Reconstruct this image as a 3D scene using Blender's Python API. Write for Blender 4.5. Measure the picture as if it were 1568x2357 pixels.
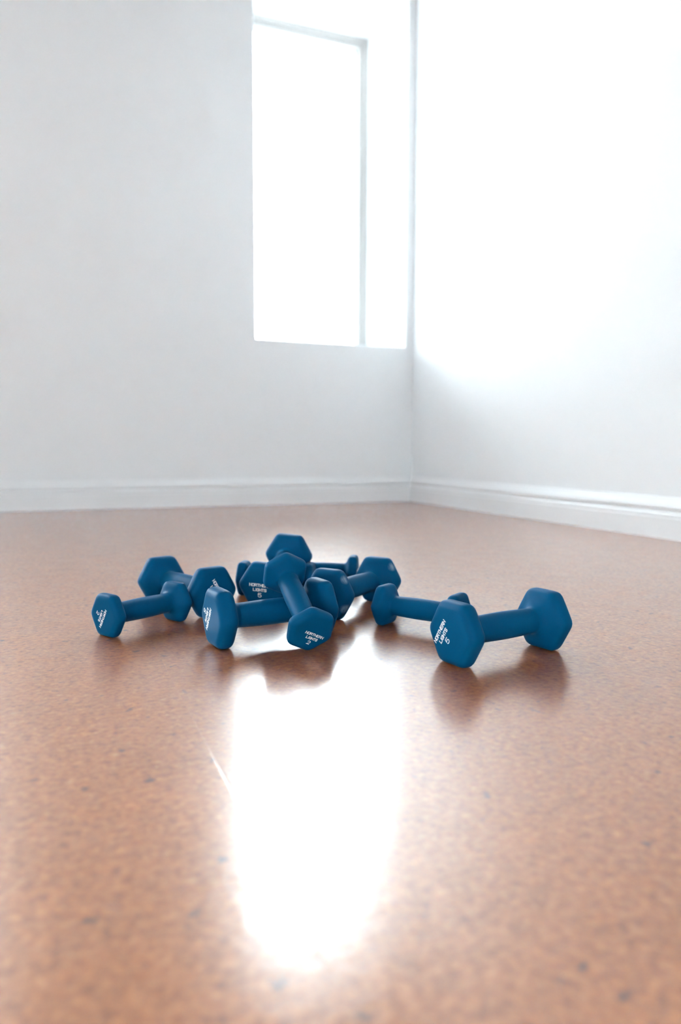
import bpy, bmesh, math, random
from mathutils import Matrix, Vector

# ------------------------------------------------------------------ clear
for o in list(bpy.data.objects):
    bpy.data.objects.remove(o, do_unlink=True)
scene = bpy.context.scene
COL = scene.collection

# ------------------------------------------------------------------ camera
F_PX, IMG_H = 1700.0, 2357.0
CAM_H, PITCH, ROLL = 0.25, 0.0858, 0.0026
fw = Vector((0, math.cos(PITCH), -math.sin(PITCH)))
up = Vector((0, math.sin(PITCH), math.cos(PITCH)))
rt = Vector((1, 0, 0))
cr, sr = math.cos(ROLL), math.sin(ROLL)
rt2 = cr * rt + sr * up
up2 = -sr * rt + cr * up
cam_data = bpy.data.cameras.new('camera')
cam_data.sensor_fit = 'VERTICAL'
cam_data.sensor_height = 36.0
cam_data.sensor_width = 24.0
cam_data.lens = F_PX / IMG_H * 36.0
cam_data.clip_start = 0.02
cam_data.clip_end = 100
cam_data.dof.use_dof = True
cam_data.dof.focus_distance = 0.93
cam_data.dof.aperture_fstop = 3.4
cam = bpy.data.objects.new('camera', cam_data)
COL.objects.link(cam)
m3 = Matrix((rt2, up2, -fw)).transposed()
cam.matrix_world = Matrix.Translation((0, 0, CAM_H)) @ m3.to_4x4()
scene.camera = cam

# ------------------------------------------------------------------ sky (even bright overcast) and exposure
SKY = 14.5
world = bpy.data.worlds.new('overcast_sky')
scene.world = world
world.use_nodes = True
bg = world.node_tree.nodes['Background']
bg.inputs['Color'].default_value = (0.845, 0.94, 1.0, 1)
bg.inputs['Strength'].default_value = SKY

vs = scene.view_settings
vs.view_transform = 'Standard'
vs.look = 'None'
vs.gamma = 1.0
vs.use_curve_mapping = False
vs.exposure = 1.28

# ------------------------------------------------------------------ helpers
def mat_new(name):
    m = bpy.data.materials.new(name)
    m.use_nodes = True
    nt = m.node_tree
    return m, nt, nt.nodes['Principled BSDF']

def link(nt, a, b):
    nt.links.new(a, b)

def coords(nt, scale, kind='Object'):
    tc = nt.nodes.new('ShaderNodeTexCoord')
    mp = nt.nodes.new('ShaderNodeMapping')
    mp.inputs['Scale'].default_value = scale if hasattr(scale, '__len__') else (scale,) * 3
    link(nt, tc.outputs[kind], mp.inputs['Vector'])
    return mp.outputs['Vector']

def noise(nt, vec, scale, detail=4, rough=0.55):
    n = nt.nodes.new('ShaderNodeTexNoise')
    n.inputs['Scale'].default_value = scale
    n.inputs['Detail'].default_value = detail
    n.inputs['Roughness'].default_value = rough
    link(nt, vec, n.inputs['Vector'])
    return n

def ramp(nt, fac, stops):
    r = nt.nodes.new('ShaderNodeValToRGB')
    el = r.color_ramp.elements
    while len(el) < len(stops):
        el.new(0.5)
    for e, (p, c) in zip(el, stops):
        e.position = p
        e.color = c if len(c) == 4 else (*c, 1)
    link(nt, fac, r.inputs['Fac'])
    return r

def mixc(nt, fac, a, b, mode='MIX'):
    m = nt.nodes.new('ShaderNodeMix')
    m.data_type = 'RGBA'
    m.blend_type = mode
    for sock, v in ((m.inputs[0], fac), (m.inputs[6], a), (m.inputs[7], b)):
        if hasattr(v, 'node'):
            link(nt, v, sock)
        elif hasattr(v, '__len__'):
            sock.default_value = (*v, 1) if len(v) == 3 else v
        else:
            sock.default_value = v
    return m.outputs[2]

def bump(nt, height, strength, dist):
    b = nt.nodes.new('ShaderNodeBump')
    b.inputs['Strength'].default_value = strength
    b.inputs['Distance'].default_value = dist
    link(nt, height, b.inputs['Height'])
    return b.outputs['Normal']

def mesh_obj(name, verts, faces, mat, parent=None, smooth=False):
    me = bpy.data.meshes.new(name)
    me.from_pydata([tuple(v) for v in verts], [], faces)
    me.update()
    if smooth:
        me.polygons.foreach_set('use_smooth', [True] * len(me.polygons))
    me.materials.append(mat)
    o = bpy.data.objects.new(name, me)
    COL.objects.link(o)
    if parent is not None:
        o.parent = parent
    return o

def bm_obj(name, bm, mat, parent=None, smooth=False):
    me = bpy.data.meshes.new(name)
    bmesh.ops.recalc_face_normals(bm, faces=bm.faces)
    bm.to_mesh(me)
    bm.free()
    if smooth:
        me.polygons.foreach_set('use_smooth', [True] * len(me.polygons))
    me.materials.append(mat)
    o = bpy.data.objects.new(name, me)
    COL.objects.link(o)
    if parent is not None:
        o.parent = parent
    return o

def bm_box(bm, x0, x1, y0, y1, z0, z1):
    v = [bm.verts.new(p) for p in ((x0, y0, z0), (x1, y0, z0), (x1, y1, z0), (x0, y1, z0),
                                   (x0, y0, z1), (x1, y0, z1), (x1, y1, z1), (x0, y1, z1))]
    for f in ((0, 3, 2, 1), (4, 5, 6, 7), (0, 1, 5, 4), (1, 2, 6, 5), (2, 3, 7, 6), (3, 0, 4, 7)):
        bm.faces.new([v[i] for i in f])
    return v

def tag(o, label, cat=None, group=None, kind=None):
    o['label'] = label
    if cat:
        o['category'] = cat
    if group:
        o['group'] = group
    if kind:
        o['kind'] = kind
    return o

# ------------------------------------------------------------------ materials
def make_paint(name, col, bump_s=0.06, rough=0.75):
    m, nt, p = mat_new(name)
    v = coords(nt, 1.0)
    n = noise(nt, v, 260, 3)
    n2 = noise(nt, v, 3.0, 3)
    c = mixc(nt, n2.outputs['Fac'], tuple(x * 0.985 for x in col), col)
    link(nt, c, p.inputs['Base Color'])
    p.inputs['Roughness'].default_value = rough
    p.inputs['Specular IOR Level'].default_value = 0.3
    link(nt, bump(nt, n.outputs['Fac'], bump_s, 0.002), p.inputs['Normal'])
    return m

M_WALL = make_paint('white_wall_paint', (0.865, 0.88, 0.895), 0.10)
M_CEIL = make_paint('grey_ceiling_paint', (0.2, 0.195, 0.19), 0.10, 0.9)
M_TRIM = make_paint('white_gloss_trim', (0.86, 0.865, 0.875), 0.01, 0.38)
M_FRAME = make_paint('window_frame_paint', (0.48, 0.465, 0.45), 0.01, 0.4)

def make_shade_ring():
    m, nt, p = mat_new('dark_shade_ring')
    n = noise(nt, coords(nt, 1.0), 40, 2)
    link(nt, mixc(nt, n.outputs['Fac'], (0.10, 0.11, 0.13), (0.14, 0.15, 0.17)), p.inputs['Base Color'])
    p.inputs['Roughness'].default_value = 0.6
    return m
M_SHADE_RING = make_shade_ring()

def make_glass():
    m = bpy.data.materials.new('clear_window_glass')
    m.use_nodes = True
    nt = m.node_tree
    nt.nodes.clear()
    out = nt.nodes.new('ShaderNodeOutputMaterial')
    tr = nt.nodes.new('ShaderNodeBsdfTransparent')
    tr.inputs['Color'].default_value = (0.97, 0.985, 0.98, 1)
    gl = nt.nodes.new('ShaderNodeBsdfGlossy')
    gl.inputs['Roughness'].default_value = 0.01
    fr = nt.nodes.new('ShaderNodeFresnel')
    fr.inputs['IOR'].default_value = 1.45
    mx = nt.nodes.new('ShaderNodeMixShader')
    link(nt, fr.outputs[0], mx.inputs[0])
    link(nt, tr.outputs[0], mx.inputs[1])
    link(nt, gl.outputs[0], mx.inputs[2])
    link(nt, mx.outputs[0], out.inputs[0])
    return m
M_GLASS = make_glass()

def make_cork():
    m, nt, p = mat_new('varnished_cork')
    v = coords(nt, 1.0)
    big = noise(nt, v, 9, 4)
    vor = nt.nodes.new('ShaderNodeTexVoronoi')
    vor.inputs['Scale'].default_value = 210
    vor.inputs['Randomness'].default_value = 1.0
    link(nt, v, vor.inputs['Vector'])
    grain = noise(nt, v, 150, 5, 0.65)
    base = ramp(nt, grain.outputs['Fac'], [(0.28, (0.17, 0.043, 0.009)), (0.45, (0.32, 0.097, 0.020)),
                                           (0.58, (0.38, 0.127, 0.028)), (0.75, (0.49, 0.195, 0.055))])
    granule = ramp(nt, vor.outputs['Color'], [(0.0, (0.78, 0.76, 0.74)), (0.5, (1, 1, 1)), (1.0, (1.16, 1.14, 1.08))])
    c = mixc(nt, 0.8, base.outputs['Color'], granule.outputs['Color'], 'MULTIPLY')
    # scattered dark bark flecks and pale flecks
    fl = noise(nt, v, 62, 2, 0.5)
    dark = ramp(nt, fl.outputs['Fac'], [(0.24, (1, 1, 1)), (0.34, (0, 0, 0))])
    c = mixc(nt, dark.outputs['Color'], c, (0.11, 0.036, 0.018))
    fl2 = noise(nt, coords(nt, 1.0), 75, 2, 0.5)
    fl2.inputs['Distortion'].default_value = 0.4
    pale = ramp(nt, fl2.outputs['Fac'], [(0.70, (0, 0, 0)), (0.80, (0.6, 0.6, 0.6))])
    c = mixc(nt, pale.outputs['Color'], c, (0.52, 0.26, 0.105))
    tone = ramp(nt, big.outputs['Fac'], [(0.3, (0.93, 0.92, 0.91)), (0.7, (1.05, 1.05, 1.05))])
    c = mixc(nt, 1.0, c, tone.outputs['Color'], 'MULTIPLY')
    link(nt, c, p.inputs['Base Color'])
    rg = ramp(nt, noise(nt, v, 30, 3).outputs['Fac'], [(0.3, (0.33,) * 3), (0.7, (0.38,) * 3)])
    link(nt, rg.outputs['Color'], p.inputs['Roughness'])
    p.inputs['Specular IOR Level'].default_value = 0.2
    p.inputs['IOR'].default_value = 1.5
    p.inputs['Coat Weight'].default_value = 1.0
    p.inputs['Coat Roughness'].default_value = 0.20
    p.inputs['Coat IOR'].default_value = 2.0
    hb = noise(nt, v, 110, 3, 0.5)
    nrm = bump(nt, hb.outputs['Fac'], 0.08, 0.0015)
    link(nt, nrm, p.inputs['Normal'])
    link(nt, nrm, p.inputs['Coat Normal'])
    return m
M_CORK = make_cork()

def make_subfloor():
    m, nt, p = mat_new('dark_underlay')
    n = noise(nt, coords(nt, 1.0), 60, 3)
    link(nt, mixc(nt, n.outputs['Fac'], (0.12, 0.055, 0.03), (0.18, 0.085, 0.045)), p.inputs['Base Color'])
    p.inputs['Roughness'].default_value = 0.8
    return m
M_SUB = make_subfloor()

def make_vinyl(name, scuffs=()):
    m, nt, p = mat_new(name)
    v = coords(nt, 1.0)
    n = noise(nt, v, 45, 4)
    c = mixc(nt, n.outputs['Fac'], (0.000, 0.062, 0.150), (0.000, 0.075, 0.176))
    for (pos, rad) in scuffs:
        d = nt.nodes.new('ShaderNodeVectorMath')
        d.operation = 'DISTANCE'
        link(nt, v, d.inputs[0])
        d.inputs[1].default_value = pos
        mr = nt.nodes.new('ShaderNodeMapRange')
        mr.inputs['From Min'].default_value = rad
        mr.inputs['From Max'].default_value = rad * 0.35
        link(nt, d.outputs['Value'], mr.inputs['Value'])
        ns = noise(nt, coords(nt, (260, 90, 90)), 1.0, 4, 0.7)
        rr = ramp(nt, ns.outputs['Fac'], [(0.30, (0.05, 0.05, 0.05)), (0.70, (0.75, 0.75, 0.75))])
        mu = nt.nodes.new('ShaderNodeMath')
        mu.operation = 'MULTIPLY'
        link(nt, mr.outputs['Result'], mu.inputs[0])
        link(nt, rr.outputs['Color'], mu.inputs[1])
        c = mixc(nt, mu.outputs['Value'], c, (0.30, 0.40, 0.48))
    link(nt, c, p.inputs['Base Color'])
    p.inputs['Roughness'].default_value = 0.5
    p.inputs['Specular IOR Level'].default_value = 0.05
    nb = noise(nt, v, 900, 2)
    link(nt, bump(nt, nb.outputs['Fac'], 0.12, 0.0006), p.inputs['Normal'])
    return m
M_VINYL = make_vinyl('matte_blue_vinyl')

def make_ink():
    m, nt, p = mat_new('white_print')
    n = noise(nt, coords(nt, 1.0), 700, 3)
    link(nt, mixc(nt, n.outputs['Fac'], (0.72, 0.74, 0.76), (0.88, 0.89, 0.90)), p.inputs['Base Color'])
    p.inputs['Roughness'].default_value = 0.6
    return m
M_INK = make_ink()

# ------------------------------------------------------------------ room frame: u along the window wall (left), v along the right wall (towards us)
YAW = 0.3758
CORNER = Vector((0.3392, 3.5459, 0))
ROOM = Matrix.Translation(CORNER) @ Matrix.Rotation(math.pi + YAW, 4, 'Z')
U1, V1, ZC = 5.6, 7.0, 2.75
W_U0, W_U1, W_Z0, W_Z1 = 0.039, 0.7604, 0.7265, 2.3276
REVEAL, WALL_T = 0.458, 0.56
X_U0, X_U1, LEFT_T = 2.15, 5.0, 0.20
Y_V0, Y_V1, Y_Z0, Y_Z1 = 4.7, 6.0, 0.20, 1.20
X_Z0 = 0.35
Q_U0, Q_U1, Q_Z0, Q_Z1 = 3.1, 4.5, 0.30, 1.25

def struct(o, label=None):
    o['kind'] = 'structure'
    if label:
        o['label'] = label
    if o.parent is None:
        o.matrix_world = ROOM
    return o

def wall_with_openings(name, bays, h0, h1, depth, mapf, label, bev=0.008):
    """Slab in (s, z, d): room face at d = 0, outer face at d = depth; each bay (s0, s1, a0, a1, b0, b1) holds one opening."""
    bm = bmesh.new()
    def ring(d, x0, x1, z0, z1):
        return [bm.verts.new(mapf(*q)) for q in ((x0, z0, d), (x1, z0, d), (x1, z1, d), (x0, z1, d))]
    edges = []
    for n, (s0, s1, a0, a1, b0, b1) in enumerate(bays):
        fo, fi = ring(0, s0, s1, h0, h1), ring(0, a0, a1, b0, b1)
        bo, bi = ring(depth, s0, s1, h0, h1), ring(depth, a0, a1, b0, b1)
        for k in range(4):
            j = (k + 1) % 4
            bm.faces.new([fo[k], fo[j], fi[j], fi[k]])
            bm.faces.new([bo[j], bo[k], bi[k], bi[j]])
            bm.faces.new([fi[k], fi[j], bi[j], bi[k]])
            if (k == 1 and n < len(bays) - 1) or (k == 3 and n > 0):
                continue
            bm.faces.new([fo[j], fo[k], bo[k], bo[j]])
        edges += [bm.edges.get((fi[k], fi[(k + 1) % 4])) for k in range(4)]
    bmesh.ops.bevel(bm, geom=edges, offset=bev, segments=4, profile=0.5, affect='EDGES')
    bmesh.ops.remove_doubles(bm, verts=bm.verts, dist=1e-5)
    return struct(bm_obj(name, bm, M_WALL), label)

wall_with_openings('wall_back', [(0, 1.9, W_U0, W_U1, W_Z0, W_Z1), (1.9, U1, X_U0, X_U1, X_Z0, W_Z1)], 0, ZC, WALL_T,
                   lambda s, z, d: (s, -d, z), 'white painted wall with the tall deep-set window')
wall_with_openings('wall_left', [(-WALL_T, V1, Y_V0, Y_V1, Y_Z0, Y_Z1)], 0, ZC, LEFT_T,
                   lambda s, z, d: (U1 + d, s, z), 'white painted side wall with an added low wide fill window')
bm = bmesh.new(); bm_box(bm, -0.2, 0, -WALL_T, V1, 0, ZC)
struct(bm_obj('wall_right', bm, M_WALL), 'bright white painted wall right of the corner')
wall_with_openings('wall_front', [(-0.2, U1 + LEFT_T, Q_U0, Q_U1, Q_Z0, Q_Z1)], 0, ZC, 0.2,
                   lambda s, z, d: (s, V1 + d, z), 'white painted wall behind the viewer')
bm = bmesh.new(); bm_box(bm, -0.2, U1 + LEFT_T, -WALL_T, V1 + 0.2, ZC, ZC + 0.15)
struct(bm_obj('ceiling', bm, M_CEIL), 'flat grey ceiling')

# floor: underlay slab + individual cork tiles, joints parallel to the walls
bm = bmesh.new(); bm_box(bm, -0.2, U1 + LEFT_T, -WALL_T, V1 + 0.2, -0.12, -0.003)
floor = struct(bm_obj('floor', bm, M_SUB), 'reddish brown varnished cork tile floor')
ROOM_INV = ROOM.inverted()
seam_u = (ROOM_INV @ Vector((-0.125, 0.637, 0))).x
seam_v = (ROOM_INV @ Vector((0.045, 0.452, 0))).y
TILE, GAP, CH = 0.61, 0.00005, 0.0005
tile_cache = {}
def tile_mesh(w, d):
    key = (round(w, 4), round(d, 4))
    if key not in tile_cache:
        g = GAP / 2
        x, y = w / 2 - g, d / 2 - g
        vs_ = []
        for (ix, z) in ((0, -0.003), (0, -CH * 0.07), (CH, 0.0)):
            vs_ += [(-x + ix, -y + ix, z), (x - ix, -y + ix, z), (x - ix, y - ix, z), (-x + ix, y - ix, z)]
        fs = [(3, 2, 1, 0), (8, 9, 10, 11)]
        for r in (0, 4):
            for k in range(4):
                j = (k + 1) % 4
                fs.append((r + k, r + j, r + 4 + j, r + 4 + k))
        me = bpy.data.meshes.new('cork_tile')
        me.from_pydata(vs_, [], fs)
        me.update()
        me.materials.append(M_CORK)
        tile_cache[key] = me
    return tile_cache[key]

def cuts(start, lo, hi):
    c = [lo]
    x = start - math.ceil((start - lo) / TILE) * TILE
    while x < hi - 1e-6:
        if x > lo + 0.03:
            c.append(x)
        x += TILE
    if hi - c[-1] < 0.03:
        c.pop()
    c.append(hi)
    return c
us, vs2 = cuts(seam_u, 0, U1), cuts(seam_v, 0, V1)
for i in range(len(us) - 1):
    for j in range(len(vs2) - 1):
        o = bpy.data.objects.new('cork_tile', tile_mesh(us[i + 1] - us[i], vs2[j + 1] - vs2[j]))
        COL.objects.link(o)
        o.parent = floor
        o.location = ((us[i] + us[i + 1]) / 2, (vs2[j] + vs2[j + 1]) / 2, 0)

# skirting boards: (height, projection) profile run along a wall
SKIRT = [(0.0, 0.0), (0.0, 0.0165), (0.056, 0.0165), (0.0585, 0.0160), (0.0600, 0.0140), (0.0615, 0.0150), (0.0645, 0.0158),
         (0.0690, 0.0148), (0.0735, 0.0120), (0.0765, 0.0085), (0.0795, 0.0065), (0.0825, 0.0065), (0.0838, 0.0125), (0.0860, 0.0145),
         (0.0890, 0.0142), (0.0960, 0.0118), (0.1040, 0.0080), (0.1120, 0.0045), (0.1160, 0.0034), (0.1170, 0.0020), (0.1170, 0.0)]
def skirting(name, pts_of, label):
    """pts_of(k) -> function giving the two ends of the run for a projection p."""
    n = len(SKIRT)
    verts, faces = [], []
    for e in (0, 1):
        for (z, p) in SKIRT:
            a = pts_of(p)[e]
            verts.append((a[0], a[1], z))
    for k in range(n):
        j = (k + 1) % n
        faces.append((k, j, n + j, n + k))
    faces += [tuple(range(n))[::-1], tuple(range(n, 2 * n))]
    bmx = bmesh.new()
    bv = [bmx.verts.new(v) for v in verts]
    for f in faces:
        bmx.faces.new([bv[i] for i in f])
    return struct(bm_obj(name, bmx, M_TRIM), label)
skirting('baseboard_back', lambda p: ((p, p), (U1 - p, p)), 'white moulded skirting board under the window wall')
skirting('baseboard_right', lambda p: ((p, p), (p, V1 - p)), 'white moulded skirting board along the right wall')
skirting('baseboard_left', lambda p: ((U1 - p, p), (U1 - p, V1 - p)), 'white moulded skirting board along the side wall')
skirting('baseboard_front', lambda p: ((p, V1 - p), (U1 - p, V1 - p)), 'white moulded skirting board behind the viewer')

# windows: fixed frame, inner sash, dark ring for the shade line, pane (all mitred rings)
def ring_member(name, mapf, a0, a1, b0, b1, w, d0, d1, mat, parent, bev=0.002):
    bm = bmesh.new()
    def ring(x0, x1, z0, z1, d):
        return [bm.verts.new(mapf(*q)) for q in ((x0, z0, d), (x1, z0, d), (x1, z1, d), (x0, z1, d))]
    R0, R1 = ring(a0, a1, b0, b1, d0), ring(a0 + w, a1 - w, b0 + w, b1 - w, d0)
    S0, S1 = ring(a0, a1, b0, b1, d1), ring(a0 + w, a1 - w, b0 + w, b1 - w, d1)
    for k in range(4):
        j = (k + 1) % 4
        bm.faces.new([R0[k], R0[j], R1[j], R1[k]])
        bm.faces.new([S0[j], S0[k], S1[k], S1[j]])
        bm.faces.new([R1[k], R1[j], S1[j], S1[k]])
        bm.faces.new([R0[j], R0[k], S0[k], S0[j]])
    if bev:
        ed = [bm.edges.get((R1[k], R1[(k + 1) % 4])) for k in range(4)]
        bmesh.ops.bevel(bm, geom=ed, offset=bev, segments=2, profile=0.5, affect='EDGES')
    return bm_obj(name, bm, mat, parent)

def window(name, mapf, a0, a1, b0, b1, d, label, mullion=False):
    root = bpy.data.objects.new(name, None)
    COL.objects.link(root)
    struct(root, label)
    ring_member('window_frame', mapf, a0, a1, b0, b1, 0.020, d, d + 0.075, M_FRAME, root)
    e = 0.020
    ring_member('sash', mapf, a0 + e, a1 - e, b0 + e, b1 - e, 0.024, d + 0.016, d + 0.066, M_FRAME, root, 0.004)
    e = 0.044
    ring_member('shade_ring', mapf, a0 + e, a1 - e, b0 + e, b1 - e, 0.004, d + 0.036, d + 0.056, M_SHADE_RING, root, 0)  # dark ring puts the shade line beside the glass into colour
    bmx = bmesh.new()
    q = [mapf(s, z, dd) for dd in (d + 0.042, d + 0.048) for (s, z) in ((a0 + e, b0 + e), (a1 - e, b0 + e), (a1 - e, b1 - e), (a0 + e, b1 - e))]
    bv = [bmx.verts.new(x) for x in q]
    for f in ((0, 1, 2, 3), (7, 6, 5, 4), (0, 4, 5, 1), (1, 5, 6, 2), (2, 6, 7, 3), (3, 7, 4, 0)):
        bmx.faces.new([bv[i] for i in f])
    bm_obj('pane', bmx, M_GLASS, root)
    if mullion:
        mid = (a0 + a1) / 2
        bmx = bmesh.new()
        P, Q = mapf(mid - 0.03, b0 + 0.044, d + 0.01), mapf(mid + 0.03, b1 - 0.044, d + 0.07)
        bm_box(bmx, min(P[0], Q[0]), max(P[0], Q[0]), min(P[1], Q[1]), max(P[1], Q[1]), P[2], Q[2])
        bm_obj('mullion', bmx, M_FRAME, root)
    return root
window('window_1', lambda s, z, d: (s, -d, z), W_U0, W_U1, W_Z0, W_Z1, REVEAL, 'tall narrow white window glowing with daylight in its deep reveal')
window('window_2', lambda s, z, d: (s, -d, z), X_U0, X_U1, X_Z0, W_Z1, REVEAL, 'second white window farther left in the same wall', True)  # out of view; place read off the shadows, enlarged for more fill light

window('fill_window_left', lambda s, z, d: (U1 + d, s, z), Y_V0, Y_V1, Y_Z0, Y_Z1, 0.08, 'added wide low white window in the side wall, supplying fill light', True)  # added out of view to brighten the right wall and left-facing sides
window('fill_window_front', lambda s, z, d: (s, V1 + d, z), Q_U0, Q_U1, Q_Z0, Q_Z1, 0.08, 'low white window added in the wall behind the viewer for fill', True)  # unseen, added behind the camera to lift the window wall

# ------------------------------------------------------------------ dumbbells
NSEG = 72
SIZES = {2: dict(a=0.0285, T=0.0178, L=0.1303, hr=0.485, mid=0.515),
         5: dict(a=0.0371, T=0.0247, L=0.1658, hr=0.425, mid=0.455)}
PROF = [(0, .40, 1), (0, .68, 1), (0, .76, 1), (.012, .81, 1), (.045, .87, 1), (.11, .93, 1), (.19, .97, 1), (.30, .995, 1), (.42, 1, 1),
        (.55, 1, 1), (.66, .99, 1), (.76, .965, 1), (.85, .925, 1), (.92, .87, 1), (.98, .80, .95), (1.03, .72, .85),
        (1.08, .64, .65), (1.14, .57, .4), (1.21, .515, .18), (1.30, .475, .05), (1.42, .455, 0)]
def hexr(th, p=16):
    s = sum(abs(math.cos(th - k * math.pi / 3)) ** p for k in range(3))
    return 1 / s ** (1 / p)
HEX = [hexr(2 * math.pi * k / NSEG) for k in range(NSEG)]

def loft(sections, cap_first):
    """sections: (x, [radius per segment])"""
    verts, faces = [], []
    for x, rs in sections:
        for k in range(NSEG):
            t = 2 * math.pi * k / NSEG
            verts.append((x, rs[k] * math.sin(t), rs[k] * math.cos(t)))
    for i in range(len(sections) - 1):
        for k in range(NSEG):
            j = (k + 1) % NSEG
            faces.append((i * NSEG + k, i * NSEG + j, (i + 1) * NSEG + j, (i + 1) * NSEG + k))
    if cap_first:
        verts.append((sections[0][0], 0, 0))
        c = len(verts) - 1
        for k in range(NSEG):
            faces.append((c, (k + 1) % NSEG, k))
    return verts, faces

def head_mesh(size, end):
    S = SIZES[size]
    a, T, L, hr = S['a'], S['T'], S['L'], S['hr']
    secs = []
    for t, s, q in PROF:
        if s < 0.8 and t > 0.5:
            s = hr + (s - 0.455) * (0.8 - hr) / (0.8 - 0.455)
        secs.append((-L / 2 + t * T, [a * s * (q * h + (1 - q)) for h in HEX]))
    v, f = loft(secs, True)
    if end:
        v = [(-x, -y, z) for x, y, z in v]
    me = bpy.data.meshes.new('head')
    me.from_pydata(v, [], f)
    bmx = bmesh.new(); bmx.from_mesh(me)
    bmesh.ops.recalc_face_normals(bmx, faces=bmx.faces)
    # open at the handle: make sure normals point outwards
    bmx.faces.ensure_lookup_table()
    capf = max(bmx.faces, key=lambda ff: abs(ff.calc_center_median().x))
    if (capf.normal.x > 0) != (capf.calc_center_median().x > 0):
        bmesh.ops.reverse_faces(bmx, faces=bmx.faces)
    bmx.to_mesh(me); bmx.free()
    me.polygons.foreach_set('use_smooth', [True] * len(me.polygons))
    return me

def handle_mesh(size):
    S = SIZES[size]
    a, T, L, hr, mid = S['a'], S['T'], S['L'], S['hr'], S['mid']
    xe = L / 2 - PROF[-1][0] * T
    secs = []
    n = 18
    for i in range(n + 1):
        w = -1 + 2 * i / n
        r = a * (hr + (mid - hr) * math.cos(w * math.pi / 2) ** 1.3 if abs(w) < 1 else hr)
        secs.append((w * xe, [r] * NSEG))
    v, f = loft(secs, False)
    me = bpy.data.meshes.new('handle')
    me.from_pydata(v, [], f)
    bmx = bmesh.new(); bmx.from_mesh(me)
    bmesh.ops.recalc_face_normals(bmx, faces=bmx.faces)
    bmx.faces.ensure_lookup_table()
    c = bmx.faces[NSEG * (n // 2)]
    cc = c.calc_center_median()
    if c.normal.y * cc.y + c.normal.z * cc.z < 0:
        bmesh.ops.reverse_faces(bmx, faces=bmx.faces)
    bmx.to_mesh(me); bmx.free()
    me.polygons.foreach_set('use_smooth', [True] * len(me.polygons))
    return me

HEADS = {(s, e): head_mesh(s, e) for s in (2, 5) for e in (0, 1)}
HANDLES = {s: handle_mesh(s) for s in (2, 5)}

# stroke letters of a wide squarish grotesque, drawn in a unit box (x 0..1, y 0..1)
def _arc(cx, cy, rx, ry, a0, a1, n=5):
    return [(cx + rx * math.cos(math.radians(a0 + (a1 - a0) * i / n)), cy + ry * math.sin(math.radians(a0 + (a1 - a0) * i / n))) for i in range(n + 1)]
GLYPH = {
    'N': [[(0, 0), (0, 1), (1, 0), (1, 1)]],
    'O': [_arc(.3, .7, .3, .3, 180, 90) + _arc(.7, .7, .3, .3, 90, 0) + _arc(.7, .3, .3, .3, 0, -90) + _arc(.3, .3, .3, .3, -90, -180) + [(0, .7)]],
    'R': [[(0, 0), (0, 1)] + _arc(.72, .74, .26, .26, 90, -90) + [(0, .48)], [(.55, .48), (1, 0)]],
    'T': [[(0, 1), (1, 1)], [(.5, 1), (.5, 0)]],
    'H': [[(0, 0), (0, 1)], [(1, 0), (1, 1)], [(0, .5), (1, .5)]],
    'E': [[(.95, 1), (0, 1), (0, 0), (.97, 0)], [(0, .5), (.85, .5)]],
    'L': [[(0, 1), (0, 0), (.95, 0)]],
    'I': [[(.5, 0), (.5, 1)]],
    'G': [[(1, .76)] + _arc(.7, .72, .28, .28, 30, 90) + _arc(.3, .7, .3, .3, 90, 180) + _arc(.3, .3, .3, .3, 180, 270) + _arc(.7, .3, .3, .3, -90, 0) + [(1, .47), (.58, .47)]],
    'S': [[(.97, .80), (.93, .93), (.78, 1), (.22, 1), (.05, .92), (.03, .66), (.2, .54), (.8, .46), (.97, .34), (.95, .08), (.78, 0), (.22, 0), (.07, .07), (.03, .20)]],
    '2': [_arc(.5, .68, .5, .32, 165, -35, 8) + [(0, 0), (1, 0)]],
    '5': [[(.92, 1), (.12, 1), (.04, .5)] + _arc(.5, .32, .5, .32, 130, -155, 10)],
}
def text_outline(body, width, height, bold):
    """Thickened strokes, centred, as (points, faces)."""
    n = len(body)
    adv = {'I': 0.30}
    wts = [adv.get(ch, 1.0) for ch in body]
    gap = 0.34
    unit = width / (sum(wts) + gap * (n - 1)) if n > 1 else width
    pts, faces = [], []
    x = -width / 2
    for ch, wt in zip(body, wts):
        gw = unit * wt
        for line in GLYPH[ch]:
            P = [Vector((x + (0.0 if ch != 'I' else 0) + px * gw, (py - 0.5) * height)) for px, py in line]
            b = len(pts)
            for i, q in enumerate(P):
                d0 = (P[i] - P[i - 1]).normalized() if i > 0 else None
                d1 = (P[i + 1] - P[i]).normalized() if i < len(P) - 1 else None
                if d0 is None: d0 = d1
                if d1 is None: d1 = d0
                t = (d0 + d1)
                t = t.normalized() if t.length > 1e-6 else d1
                nn = Vector((-t.y, t.x))
                k = 1 / max(0.45, abs(nn.dot(Vector((-d1.y, d1.x)))))
                ext = Vector((0, 0))
                if i == 0: ext = -d1 * bold * 0.9
                if i == len(P) - 1: ext = d0 * bold * 0.9
                pts.append(tuple(q + ext + nn * bold * k))
                pts.append(tuple(q + ext - nn * bold * k))
            for i in range(len(P) - 1):
                faces.append((b + 2 * i, b + 2 * i + 1, b + 2 * i + 3, b + 2 * i + 2))
        x += gw + unit * gap
    return pts, faces

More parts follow.
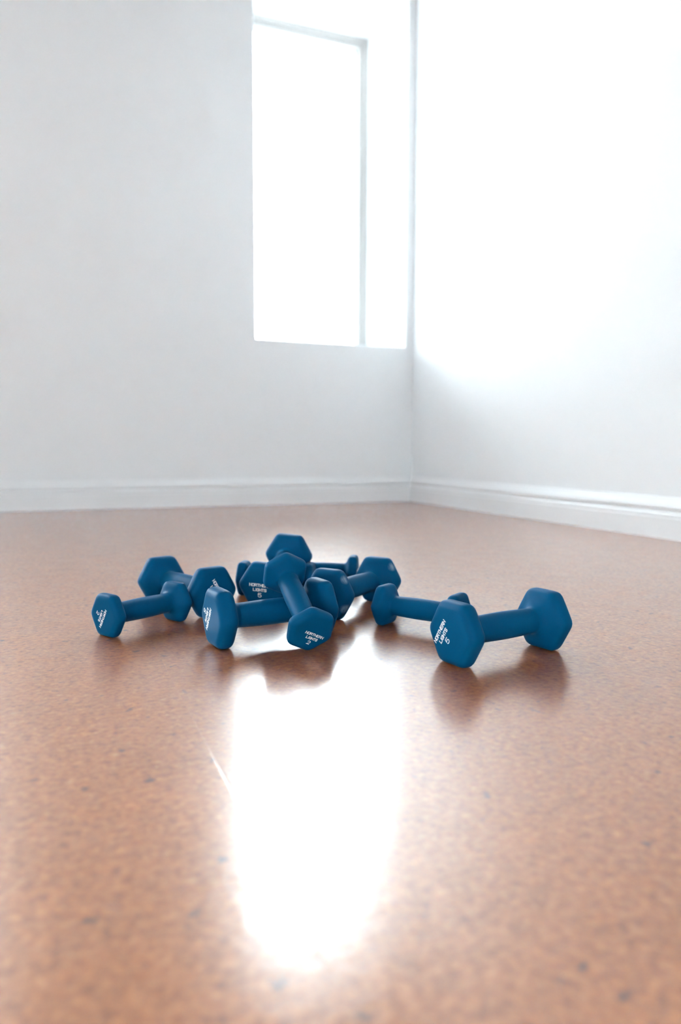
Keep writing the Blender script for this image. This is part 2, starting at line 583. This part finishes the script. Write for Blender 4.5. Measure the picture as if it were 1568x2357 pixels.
def lettering_mesh(size):
    """Print in units of the head's apothem, x to the right, y up."""
    verts, faces = [], []
    for body, w, hgt, y, bold in (('NORTHERN', 0.97 if size == 2 else 0.88, 0.112, 0.205, 0.0135), ('LIGHTS', 0.60 if size == 2 else 0.56, 0.112, 0.0, 0.0135),
                                  (str(size), 0.14, 0.17, -0.235, 0.013)):
        vv, ff = text_outline(body, w, hgt, bold)
        b = len(verts)
        verts += [(x, yy + y) for x, yy in vv]
        faces += [tuple(b + i for i in f) for f in ff]
    return verts, faces
PRINT = {s: lettering_mesh(s) for s in (2, 5)}

def add_lettering(head, size, end, angle, ox=0.0, oy=0.0):
    S = SIZES[size]
    a, L = S['a'], S['L']
    vv, ff = PRINT[size]
    c, s = math.cos(angle), math.sin(angle)
    verts = []
    for lift in (0.00015, 0.0):
        for x, y in vv:
            x, y = x + ox, y + oy
            x, y = (x * c - y * s) * a, (x * s + y * c) * a
            # seen from outside the face: end 0 faces -X, so screen right is -Y; end 1 faces +X, screen right is +Y
            verts.append((-L / 2 - lift, -x, y) if end == 0 else (L / 2 + lift, x, y))
    n = len(vv)
    faces = list(ff)
    # side walls so the print is a thin raised film
    from collections import Counter
    ec = Counter()
    for f in ff:
        for i in range(len(f)):
            e = (f[i], f[(i + 1) % len(f)])
            ec[tuple(sorted(e))] += 1
    for (i, j), k in ec.items():
        if k == 1:
            faces.append((i, j, n + j, n + i))
    o = mesh_obj('lettering', verts, faces, M_INK, head)
    o['label'] = 'white printed lettering NORTHERN LIGHTS %d' % size
    return o

GROUP = {2: 'small two pound blue dumbbells', 5: 'large five pound blue dumbbells'}
def dumbbell(size, pos, yaw, label, elev=0.0, roll=0.0, text=(), mats=None):
    root = bpy.data.objects.new('dumbbell', None)
    COL.objects.link(root)
    root.empty_display_size = 0.03
    Mx = Matrix.Translation(pos) @ Matrix.Rotation(yaw, 4, 'Z') @ Matrix.Rotation(-elev, 4, 'Y') @ Matrix.Rotation(roll, 4, 'X')
    root.matrix_world = Mx
    tag(root, label, 'dumbbell', GROUP[size])
    parts = []
    for e in (0, 1):
        h = bpy.data.objects.new('head', HEADS[(size, e)])
        COL.objects.link(h)
        h.parent = root
        parts.append(h)
    hd = bpy.data.objects.new('handle', HANDLES[size])
    COL.objects.link(hd)
    hd.parent = root
    for (e, ang, ox, oy) in text:
        add_lettering(parts[e], size, e, math.radians(ang), ox, oy)
    if mats:
        for e in (0, 1):
            parts[e].material_slots[0].link = 'OBJECT'
            parts[e].material_slots[0].material = mats
    return root
for me in list(HEADS.values()) + list(HANDLES.values()):
    me.materials.append(M_VINYL)

A2, A5 = SIZES[2]['a'], SIZES[5]['a']
M_SCUFF = make_vinyl('scuffed_blue_vinyl', [((-0.0745, -0.029, 0.0241), 0.008), ((0.0666, -0.0286, 0.024), 0.008), ((-0.077, -0.0315, -0.0182), 0.009)])
dumbbell(2, (-0.2742, 1.0127, A2), 0.9206, 'small blue dumbbell at the far left of the heap, sideways 2 on its face', text=[(0, -120, 0.12, -0.15)])
dumbbell(5, (-0.2419, 1.1387, A5), 2.3349, 'large blue dumbbell behind the leftmost small one, pointing back to the left', text=[(0, -60, -0.05, -0.03)])
dumbbell(5, (-0.0906, 0.9525, A5), 0.5213, 'large blue dumbbell at the front centre under the leaning small dumbbell', text=[(0, -120, 0.15, -0.35)])
dumbbell(2, (-0.0558, 0.9357, 0.0563), 1.9578, 'small blue dumbbell leaning over the handle of the front centre dumbbell', 0.4831, 0.4977, text=[(0, 0, 0.17, -0.25)])
dumbbell(5, (-0.1030, 1.2009, 0.0521), 1.3727, 'large blue dumbbell with upright lettering, its raised far end topping the heap', 0.1981, 0.0750, text=[(0, 0, -0.14, -0.10)])
dumbbell(2, (-0.109, 1.2466, A2), -0.1429, 'small blue dumbbell mostly hidden, lying crosswise under the heap\'s topmost dumbbell')
dumbbell(2, (-0.0329, 1.3321, A2), -0.1222, 'small blue dumbbell farthest back, its slim handle showing right of the topmost head', text=[(1, 0, 0, -0.15)])
dumbbell(5, (0.0225, 1.1325, A5), 0.9979, 'large scuffed blue dumbbell right of centre, pointing back to the right', mats=M_SCUFF)
dumbbell(2, (0.1113, 1.0071, A2), -0.6203, 'small blue dumbbell behind the large rightmost one, its right end half hidden')
dumbbell(5, (0.1958, 0.8788, A5), 0.5514, 'large blue dumbbell at the far right, set apart, slanted NORTHERN LIGHTS 5 on its face', text=[(0, 60, -0.22, 0.18)])
